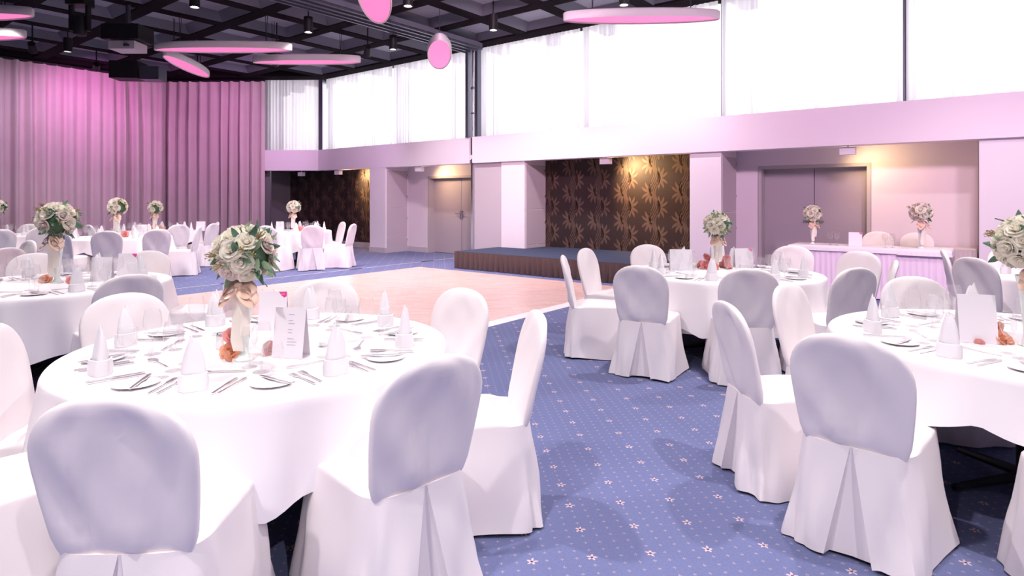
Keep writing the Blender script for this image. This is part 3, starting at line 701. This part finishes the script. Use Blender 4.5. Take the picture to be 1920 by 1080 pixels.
# ------------------------------------------------------------------ head table and side table
ht = empty('head_table', (0, 0, 0), 0, 'long head table with a pink pleated skirt in front of the right double door', 'table')
HX0, HX1, HY0, HY1 = 10.32, 11.02, .5, 2.56
MB().box(HX0 + .02, HX1 - .02, HY0 + .02, HY1 - .02, .70, .738).build('tabletop', 'grey_wall', ht, smooth=False)
pleated((HX0, HY0), (HX0, HY1), .015, .735, .075, .014, 'head_skirt', ht, 5)
pleated((HX1, HY0), (HX0, HY0), .015, .735, .075, .014, 'head_skirt', ht, 6)
pleated((HX0, HY1), (HX1, HY1), .015, .735, .075, .014, 'head_skirt', ht, 7)
for x in (HX0 + .1, HX1 - .1):
    for y in (HY0 + .1, HY1 - .1): put('leg', legm, ht, (x, y, .0)).scale = (1, 1, 1.6)
def flat_cloth(x0, x1, y0, y1, z, drop, name, label, wav=.006, mt='table_cloth'):
    mb = MB(); nx, ny = 10, 36; P = []
    def rim(e, zz, amp):
        pts = []
        X0, X1, Y0, Y1 = x0 - e, x1 + e, y0 - e, y1 + e
        for i in range(ny): pts.append((X0 + amp * math.sin(i * 1.7), Y0 + (Y1 - Y0) * i / ny, zz))
        for i in range(nx): pts.append((X0 + (X1 - X0) * i / nx, Y1 + amp * math.sin(i * 2.1), zz))
        for i in range(ny): pts.append((X1 + amp * math.sin(i * 1.3), Y1 - (Y1 - Y0) * i / ny, zz))
        for i in range(nx): pts.append((X1 - (X1 - X0) * i / nx, Y0 + amp * math.sin(i * 2.4), zz))
        return pts
    mb.rings([rim(.018 + wav, z - drop, wav), rim(.018, z - drop * .4, wav * .5), rim(.014, z - .01, 0), rim(0, z, 0)], True, False, True)
    return tag(mb.build(name, mt, None, True, 50), label, 'tablecloth')
flat_cloth(HX0, HX1, HY0, HY1, .752, .07, 'tablecloth', 'white cloth lying on top of the skirted head table')
flat_cloth(HX0 - .022, HX1 + .02, HY0 - .02, 1.08, .758, .085, 'tablecloth', 'overlapping white cloth on the right end of the head table')
sb_ = empty('side_table', (11.45, .45, 0), 0, 'small side table against the wall, right behind the head table', 'table')
MB().box(-.22, .22, -.22, .26, .68, .72).build('tabletop', 'grey_wall', sb_, smooth=False)
for x in (-.18, .18):
    for y in (-.18, .2): put('leg', legm, sb_, (x, y, 0)).scale = (1, 1, 1.55)
flat_cloth(11.22, 11.68, .22, .72, .735, .36, 'tablecloth', 'beige cloth hanging over the small side table by the wall', .012, 'sideboard_cloth')

# ------------------------------------------------------------------ floral centrepieces
def rose_mesh(mt, seed):
    rnd = random.Random(seed); mb = MB()
    def petal(a, tilt, r0, h, wd, curl):
        rows, cols = 4, 5; g = []
        for i in range(rows):
            v = i / (rows - 1); row = []
            for j in range(cols):
                u = j / (cols - 1) * 2 - 1; w_ = wd * (.45 + .75 * v - .35 * v ** 4)
                rad = r0 + math.sin(tilt) * h * v + curl * v ** 3; aa = a + u * w_
                z = -.3 * h + math.cos(tilt) * h * v - (u * u) * .12 * h * v - curl * .6 * v ** 4
                rr = rad * (1 - .10 * u * u)
                row.append((rr * math.cos(aa), rr * math.sin(aa), z))
            g.append(row)
        mb.rings(g, False)
    for k, (nq, tilt, r0, h, wd, curl) in enumerate(((3, .05, .16, .95, 1.1, 0), (4, .22, .26, .95, .95, .05), (5, .5, .34, .95, .85, .16), (6, .85, .42, .9, .72, .22), (6, 1.08, .45, .72, .70, .16))):
        for q in range(nq): petal(2 * math.pi * q / nq + k * .7 + rnd.uniform(-.15, .15), tilt + rnd.uniform(-.08, .08), r0, h, wd, curl)
    mb.lathe([(.02, -.35), (.3, -.3), (.4, 0), (.2, .35), (.02, .5)], 8)
    return mb.mesh('rose', mt, True, 180)
ROSE_W = [rose_mesh('rose_white', 1), rose_mesh('rose_white', 2), rose_mesh('rose_blush', 3)]
ROSE_P = [rose_mesh('rose_pink', 4), rose_mesh('rose_peach', 5)]
def leaf_mesh(mt):
    mb = MB(); g = []
    for v, hw in ((0, .02), (.2, .14), (.45, .2), (.7, .16), (.9, .07), (1, .01)): g.append([(-hw, v, .10 * v * v + .06), (0, v, .10 * v * v), (hw, v, .10 * v * v + .06)])
    return mb.rings(g, False).mesh('leaf', mt, True, 180)
LEAF = [leaf_mesh('leaf_green'), leaf_mesh('leaf_green'), leaf_mesh('leaf_pale')]
def sprig_mesh():
    rnd = random.Random(3); mb = MB()
    for i in range(16):
        p = (rnd.uniform(-.25, .25), rnd.uniform(-.25, .25), rnd.uniform(.2, 1)); mb.tube([(0, 0, -.2), p], .02, 4)
        mb.lathe([(.01, -.07), (.06, -.03), (.06, .03), (.01, .07)], 6, p)
    return mb.mesh('berry_sprig', 'berry', True, 60)
SPRIG = sprig_mesh()
core_m = MB().lathe([(.01, -.105), (.06, -.092), (.10, -.05), (.115, 0), (.10, .05), (.06, .095), (.01, .11)], 18).mesh('flower_ball', 'foliage_core')
vase_m = MB().lathe([(.001, 0), (.040, 0), (.042, .006), (.030, .016), (.020, .03), (.019, .05), (.024, .12), (.031, .2), (.042, .28), (.052, .33), (.048, .33), (.03, .24)], 24, cap0=False, cap1=False).mesh('vase', 'vase_glass')
def strip(mb, pts, wd, side):
    P = [Vector(p) for p in pts]; b = len(mb.v)
    for i, p in enumerate(P):
        s = Vector(side(i / (len(P) - 1))).normalized() * (wd[i] if isinstance(wd, list) else wd); mb.v += [tuple(p - s), tuple(p + s)]
    for i in range(len(P) - 1): mb.face((b + 2 * i, b + 2 * i + 1, b + 2 * i + 3, b + 2 * i + 2))
def ribbon_meshes():
    loops = MB()
    for s in (-1, 1):
        for (ln, dz, y) in ((.085, -.075, -.055), (.07, -.03, -.045)):
            pts = []
            for i in range(15):
                t = i / 14 * 2 * math.pi; pts.append((s * (ln / 2 - ln / 2 * math.cos(t)), y + .016 * math.sin(t) - .01, .345 + dz * (.5 - .5 * math.cos(t)) + .026 * math.sin(t)))
            strip(loops, pts, .020, lambda t: (.25 * s, .75, .45))
    loops.lathe([(.001, -.022), (.016, -.015), (.018, .012), (.001, .02)], 10, (0, -.058, .345))
    tails = MB()
    strip(tails, [(-.004, -.056, .34), (-.012, -.060, .27), (-.008, -.052, .18), (-.016, -.044, .10), (-.008, -.04, .05)], [.012, .02, .024, .026, .022], lambda t: (1, -.15 + .3 * t, 0))
    strip(tails, [(.006, -.058, .34), (.020, -.058, .27), (.028, -.050, .19), (.022, -.044, .12)], [.010, .017, .02, .02], lambda t: (1, .3, .1))
    return loops.mesh('bow', 'ribbon', True, 180), tails.mesh('ribbon_tail', 'ribbon_cream', True, 180)
BOW, TAIL = ribbon_meshes()
def centrepiece(x, y, z, sc, label, seed, dense=True, rz=None):
    rnd = random.Random(seed); c = Vector((x, y))
    t = empty('floral_centrepiece', (x, y, z), R(-YAW) if rz is None else rz, label, 'flowers', 'rose ball centrepieces'); t.scale = (sc,) * 3
    put('vase', vase_m, t); put('bow', BOW, t); put('ribbon_tail', TAIL, t)
    b = put('flower_ball', core_m, t, (0, 0, .48)); N = 30 if dense else 22
    def aim(o, d, r, s, roll=0, tilt=0):
        o.location = d * r; q = d.to_track_quat('Z', 'Y'); o.rotation_euler = (q.to_matrix() @ Matrix.Rotation(roll, 3, 'Z')).to_euler(); o.scale = (s,) * 3
    for i in range(N):
        zz = 1 - 1.75 * (i + .5) / N; a = i * 2.39996 + seed; rr = math.sqrt(max(0, 1 - zz * zz)); d = Vector((rr * math.cos(a), rr * math.sin(a), zz))
        leafy = d.x > .35 and d.z < .35
        if leafy and i % 2: continue
        o = put('rose', ROSE_W[rnd.choice((0, 0, 1, 1, 2))], b); aim(o, d, .116, rnd.uniform(.036, .045) * (1.12 if not dense else 1), rnd.uniform(0, 6))
    for i in range(46 if dense else 22):
        a = rnd.uniform(0, 6.28); zz = rnd.uniform(-.95, .95)
        d = Vector((math.cos(a) * math.sqrt(1 - zz * zz), math.sin(a) * math.sqrt(1 - zz * zz), zz))
        if i % 2 and d.x < 0: d.x = -d.x
        tang = d.cross(Vector((rnd.uniform(-1, 1), rnd.uniform(-1, 1), rnd.uniform(-1, 1)))).normalized()
        if d.z < -.2: tang = (tang + Vector((0, 0, -1))).normalized()
        y_ = (d * .75 + tang).normalized(); z_ = (d - y_ * d.dot(y_)).normalized(); x_ = y_.cross(z_)
        o = put('leaf', LEAF[i % 3], b); o.location = d * .105; o.rotation_euler = Matrix((x_, y_, z_)).transposed().to_euler(); o.scale = (rnd.uniform(.06, .085),) * 3
    for i in range(9 if dense else 4):
        a = rnd.uniform(0, 6.28); zz = rnd.uniform(-.5, .8); d = Vector((math.cos(a) * math.sqrt(1 - zz * zz), math.sin(a) * math.sqrt(1 - zz * zz), zz))
        o = put('berry_sprig', SPRIG, b); aim(o, d, .125, rnd.uniform(.045, .06))
TZ = .751
def cp(xc, yc, sc, label, seed, dense=True, z=TZ): c = V(xc, yc); centrepiece(c.x, c.y, z, sc, label, seed, dense)
B = 'white rose ball in a ribboned vase '
cp(-1.21, 2.77, .99, B + 'on the left foreground table, largest in the picture', 1)
cp(-3.93, 5.3, 1.13, B + 'on the second left table', 2)
cp(-7.46, 11.6, 1.20, B + 'on the third left table', 3, False)
cp(-7.87, 13.55, 1.10, B + 'on the table by the corner drape', 4, False)
cp(-10.0, 11.9, 1.15, B + 'cut by the left picture edge', 5, False)
cp(-4.95, 13.9, 1.10, B + 'before the dark wallpaper on the far table', 6, False)
cp(2.12, 6.35, .96, B + 'on the right middle table', 7)
cp(2.56, 3.04, 1.05, B + 'cut by the right picture edge', 8)
centrepiece(10.62, 2.28, .753, 1.0, B + 'on the left part of the head table', 9, False)
centrepiece(10.6, .84, .759, 1.08, B + 'on the right end of the head table', 10, False)

# ------------------------------------------------------------------ tableware
def lathe_mesh(prof, n, name, mt, **k): return MB().lathe(prof, n, cap0=False, cap1=False, **k).mesh(name, mt, True, 60)
GL_WINE = lathe_mesh([(.001, .002), (.034, .001), (.035, .003), (.006, .009), (.0038, .02), (.0038, .085), (.008, .092), (.026, .105), (.038, .13), (.041, .155), (.036, .19), (.031, .212)], 20, 'wine_glass', 'clear_glass')
GL_WHITE = lathe_mesh([(.001, .002), (.031, .001), (.032, .003), (.005, .009), (.0035, .02), (.0035, .075), (.007, .08), (.022, .092), (.032, .115), (.034, .135), (.030, .165), (.027, .182)], 20, 'wine_glass', 'clear_glass')
GL_WATER = lathe_mesh([(.001, .002), (.030, .001), (.031, .003), (.006, .008), (.0045, .02), (.0045, .045), (.012, .052), (.034, .068), (.042, .095), (.041, .12), (.037, .14)], 20, 'water_goblet', 'clear_glass')
PLATE = lathe_mesh([(.001, .006), (.045, .005), (.055, .007), (.083, .011), (.085, .0095), (.06, .003), (.045, .0), (.001, .0)], 28, 'side_plate', 'china')
def flat(name, outline, th, mt, bend=0.0):
    mb = MB(); n = len(outline); top = [(x, y, th + bend * (y / .1) ** 2) for x, y in outline]; bot = [(x, y, bend * (y / .1) ** 2) for x, y in outline]
    mb.rings([bot, top], True, True, True); return mb.mesh(name, mt, True, 30)
KNIFE = flat('knife', [(-.005, -.10), (.005, -.10), (.006, -.02), (.005, .0), (.010, .02), (.010, .09), (.004, .108), (-.004, .10), (-.006, .02), (-.005, 0)], .004, 'silver')
SPOON = flat('spoon', [(-.005, -.10), (.005, -.10), (.003, .03), (.012, .05), (.020, .075), (.016, .10), (0, .112), (-.016, .10), (-.020, .075), (-.012, .05), (-.003, .03)], .005, 'silver')
def fork_mesh():
    mb = MB(); o = [(-.005, -.10), (.005, -.10), (.003, .02), (.011, .045), (.011, .06), (-.011, .06), (-.011, .045), (-.003, .02)]
    mb.rings([[(x, y, .001) for x, y in o], [(x, y, .004) for x, y in o]], True, True, True)
    for x in (-.0095, -.0032, .0032, .0095): mb.box(x - .0016, x + .0016, .058, .105, .001, .004)
    return mb.mesh('fork', 'silver', True, 30)
FORK = fork_mesh()
def napkin_mesh(seed):
    rnd = random.Random(seed); mb = MB(); n = 28
    def ring(rx, ry, z, pinch, tx=0, ty=0): return [(tx + rx * sup(math.cos(2 * math.pi * j / n), 2 - pinch * .6) , ty + ry * math.sin(2 * math.pi * j / n) * (1 + .12 * math.sin(3 * 2 * math.pi * j / n + seed)), z) for j in range(n)]
    # wrapped lower band, wider in front
    mb.rings([ring(.054, .042, .0, 0), ring(.056, .044, .03, 0), ring(.050, .040, .062, 0), ring(.044, .034, .064, 0), ring(.046, .036, .02, 0)], True, True, False)
    # tall folded peak with two tips
    for dx, hh, lean in ((-.003, .205, -.004), (.004, .188, .010)):
        mb.rings([ring(.044, .030, .03, .3, dx), ring(.041, .027, .08, .5, dx), ring(.031, .019, .13, .6, dx + lean * .3), ring(.014, .009, .175, .5, dx + lean * .7), ring(.002, .002, hh, 0, dx + lean)], True, False, True)
    return mb.mesh('napkin', 'napkin_cloth', True, 50)
NAP = [napkin_mesh(s) for s in (1, 2)]
def card_parts(o, wd=.15, h=.205, open_=.05, tab=True, lines=True):
    pa = MB(); pa.v = [(-wd / 2, -open_, 0), (wd / 2, -open_, 0), (wd / 2, 0, h), (-wd / 2, 0, h), (-wd / 2, -open_ + .0015, 0), (wd / 2, -open_ + .0015, 0), (wd / 2, .0015, h), (-wd / 2, .0015, h)]
    for f in ((0, 1, 2, 3), (4, 7, 6, 5), (0, 4, 5, 1), (2, 6, 7, 3), (1, 5, 6, 2), (0, 3, 7, 4)): pa.face(f)
    p1 = pa.build('front_panel', 'card_paper', o, smooth=False)
    pb = MB(); pb.v = [(x, -y + .003, z) for x, y, z in pa.v]; pb.f = [f[::-1] for f in pa.f]; pb.mi = pa.mi[:]
    pb.build('rear_panel', 'card_paper', o, smooth=False)
    def on(x, z): return (x, -open_ * (1 - z / h) - .0012, z)
    if tab:
        t = MB(); t.v = [on(wd / 2 - .045, h - .002), on(wd / 2 - .002, h - .002), on(wd / 2 - .002, h - .026), on(wd / 2 - .014, h - .034), on(wd / 2 - .03, h - .022)]; t.face((0, 4, 3, 2, 1))
        q = t.build('logo_tab', 'card_pink', o, smooth=False); q['label'] = 'magenta corner logo'
        s = MB(); dz = .010; y = 0
        s.v = [tuple(Vector(on(wd / 2 - .031 + .0045 * i, h - .013 - (.004 if i % 2 else 0))) + Vector((0, -.0006, k))) for i in range(5) for k in (0, .0018)]
        for i in range(4): s.face((2 * i, 2 * i + 2, 2 * i + 3, 2 * i + 1))
        s.build('logo_mark', 'card_paper', q, smooth=False)
    if lines:
        s = MB(); rnd = random.Random(4)
        for i in range(11):
            if i in (1, 4, 7): continue
            z = h * .86 - i * .0135; l = rnd.uniform(.02, .05); b = len(s.v)
            s.v += [on(-.005, z), on(-.005 + l, z), on(-.005 + l, z + .0022), on(-.005, z + .0022)]; s.face((b, b + 1, b + 2, b + 3))
        q = s.build('menu_print', 'print_grey', o, smooth=False); q['kind'] = 'stuff'; q['label'] = 'small grey lines of menu text'
def card(xc, yc, phi, label, wd=.15, h=.205, tab=True, lines=False, z=TZ, world=None):
    c = V(xc, yc) if world is None else Vector(world)
    o = empty('menu_card', (c.x, c.y, z), ang(phi) if world is None else phi, label, 'card', 'folded menu cards')
    card_parts(o, wd, h, .035, tab, lines)
SECT = ['right', 'far right', 'far', 'far left', 'left', 'near left', 'near', 'near right']
TN = {'A': 'left foreground table', 'B': 'second left table', 'C': 'third left table', 'D': 'corner drape table', 'E': 'distant leftmost table', 'F': 'far wallpaper table', 'G': 'right middle table', 'H': 'right foreground table', 'I': 'right edge table'}
def setting(key, th, full=True):
    C, Rr, tl = TABLES[key]; k = Rr / .88
    sec = SECT[int(((th + 22.5) % 360) // 45)]; at = 'at the %s place of the %s' % (sec, TN[key])
    out = Vector((math.cos(R(th)), math.sin(R(th)))); rt = Vector((-out.y, out.x)); rn = random.Random(hash((key, int(th))) % 999 if False else int(th * 7) + ord(key))
    def item(name, me, u, r, label, cat, rot=0, dz=0, group=None):
        p = C + out * (r * k + rn.uniform(-.008, .008)) + rt * (u * k + rn.uniform(-.006, .006)); w_ = V(p.x, p.y)
        # local +y points from the diner to the table centre
        o = put(name, me, None, (w_.x, w_.y, TZ + dz), ang(th) + R(90) + R(rot)); tag(o, label + ' ' + at, cat, group or (cat + ' on the round tables')); return o
    item('napkin', NAP[rn.randrange(2)], 0, .69, 'white peaked napkin', 'napkin', rn.uniform(-25, 25))
    item('wine_glass', GL_WINE, .17, .46, 'tall stemmed wine glass', 'wine glass'); item('wine_glass', GL_WHITE, .09, .40, 'smaller stemmed wine glass', 'wine glass')
    if full or key in 'CDF': item('water_goblet', GL_WATER, .24, .53, 'short stemmed water goblet', 'goblet')
    if full:
        item('side_plate', PLATE, -.25, .64, 'white side plate', 'plate')
        item('butter_knife', KNIFE, -.235, .64, 'butter knife on the side plate', 'knife', 12, .0115)
        item('fork', FORK, -.135, .66, 'outer dinner fork', 'fork', rn.uniform(-4, 4)); item('fork', FORK, -.10, .65, 'inner dinner fork', 'fork', rn.uniform(-4, 4))
        item('knife', KNIFE, .105, .66, 'inner dinner knife', 'knife', rn.uniform(-4, 4)); item('knife', KNIFE, .135, .66, 'outer dinner knife', 'knife', rn.uniform(-4, 4))
        item('dessert_spoon', SPOON, .0, .47, 'dessert spoon lying across the top', 'spoon', 90 + rn.uniform(-6, 6))
for i in range(8): setting('A', -90 + 45 * i)
for i in range(8): setting('B', -85 + 45 * i)
for i in range(8): setting('G', -72 + 45 * i)
for i in range(8): setting('H', 162 + 45 * i)
for key, off in (('C', -80), ('D', -70), ('E', -80), ('F', -75), ('I', -75)):
    for i in range(8): setting(key, off + 45 * i, False)

card(-1.02, 2.83, -12, 'lilac printed menu card right of the foreground bouquet', .155, .225, False, True)
card(-1.33, 3.42, 5, 'white menu card with magenta corner behind the foreground bouquet', .15, .21)
card(-3.62, 5.42, 8, 'lilac menu card right of the bouquet on the second left table', .17, .21, False)
card(-3.62, 5.78, 2, 'white menu card with magenta corner on the second left table', .17, .21)
card(1.72, 6.25, -5, 'white blank menu card left of the bouquet on the right middle table', .22, .21, False)
card(2.45, 6.5, 6, 'white menu card with magenta corner on the right middle table', .2, .2)
card(2.26, 6.75, 12, 'plain menu card behind the bouquet of the right middle table', .16, .21, False)
card(2.36, 3.12, -14, 'large lilac menu card on the right foreground table', .17, .24, False)
card(-7.35, 12.2, 0, 'white menu card on the third left table', .2, .21, False)
card(-7.0, 13.8, 0, 'white menu card on the table by the corner drape', .2, .21, False)
card(-5.2, 13.75, 0, 'white menu card left of the vase on the far table', .17, .21, False)
card(0, 0, R(-90) + R(8), 'white menu card with magenta corner on the head table', .18, .21, True, False, .753, (10.62, 1.68, 0))
# head table glasses
for i, (x, y, l) in enumerate(((10.58, 2.02, 'left glass of the left pair'), (10.60, 1.93, 'right glass of the left pair'), (10.56, 1.28, 'left glass of the right pair'), (10.58, 1.19, 'right glass of the right pair'))):
    tag(put('wine_glass', GL_WINE, None, (x, y, .753 if i < 2 else .753)), 'round wine glass on the head table, ' + l, 'wine glass', 'wine glasses on the head table')
# loose roses at the vase feet
def loose(xc, yc, z, s, kind, label, tilt=(.9, 0, 0), rz=0):
    c = V(xc, yc); o = put('rose_head', ROSE_P[kind], None, (c.x, c.y, z)); o.rotation_euler = (tilt[0], tilt[1], R(-YAW) + rz); o.scale = (s,) * 3
    tag(o, label, 'rose', 'pink roses around the vases')
def rose_set(xc, yc, pts, where):
    w_ = ['left', 'right', 'front left', 'front right', 'back left', 'back right', 'upper left']
    for i, (dx, dy, dz, s, k) in enumerate(pts): loose(xc + dx, yc + dy, TZ + s * .62 + dz, s, k, '%s rose at the %s of the vase on the %s' % (['pink', 'peach'][k], w_[i], where), (.8 + .2 * (i % 3), .3 * (-1) ** i, 0), i * 1.1)
rose_set(-1.21, 2.77, [(-.085, .05, 0, .038, 1), (.08, .10, 0, .034, 0), (-.07, -.02, 0, .030, 1), (.12, .2, 0, .03, 0), (-.10, .12, .03, .036, 0), (-.04, .12, .05, .034, 1), (-.075, .05, .075, .034, 0)], 'left foreground table')
rose_set(-3.93, 5.3, [(-.10, 0, 0, .042, 1), (.16, -.05, 0, .036, 0)], 'second left table')
rose_set(2.12, 6.35, [(-.12, -.02, 0, .05, 0), (.12, 0, 0, .05, 0), (-.07, -.10, 0, .048, 0), (.1, .1, 0, .045, 0), (-.15, .1, .0, .045, 0), (.11, .02, .07, .04, 0), (-.09, .02, .08, .045, 0)], 'right middle table')
rose_set(2.56, 3.04, [(-.09, .04, 0, .038, 1), (.09, .04, 0, .036, 0), (-.22, .03, -.005, .018, 0), (.15, -.02, 0, .03, 0), (-.06, .12, .03, .036, 1)], 'right foreground table')
rose_set(-7.46, 11.6, [(-.12, -.1, 0, .06, 1), (.2, -.1, .02, .06, 0)], 'third left table')
rose_set(-7.87, 13.55, [(-.15, 0, .02, .07, 0), (.15, -.1, .02, .07, 1)], 'table by the corner drape')
rose_set(-4.95, 13.9, [(.14, -.1, 0, .07, 0), (.26, -.05, 0, .06, 0)], 'far table')
# salt and pepper, tealight
for i, (xc, yc, mt, l) in enumerate(((-1.42, 2.98, 'salt', 'white salt shaker with silver cap left of the foreground bouquet'), (-1.365, 3.0, 'pepper', 'beige pepper shaker with silver cap left of the foreground bouquet'))):
    c = V(xc, yc); o = empty('shaker', (c.x, c.y, TZ), 0, l, 'shaker')
    MB().lathe([(.017, 0), (.019, .004), (.017, .055), (.015, .058)], 16).build('body', mt, o); MB().lathe([(.0165, .058), (.017, .066), (.012, .076), (.003, .078)], 16).build('cap', 'silver', o)
c = V(-.93, 3.02); o = empty('tealight_holder', (c.x, c.y, TZ), 0, 'small glass tealight holder right of the menu card', 'candle holder')
MB().lathe([(.025, .0), (.028, .004), (.03, .05), (.027, .05), (.025, .008)], 20, cap1=False).build('cup', 'clear_glass', o); MB().lathe([(.019, .009), (.019, .024), (.002, .025)], 16).build('candle', 'salt', o)
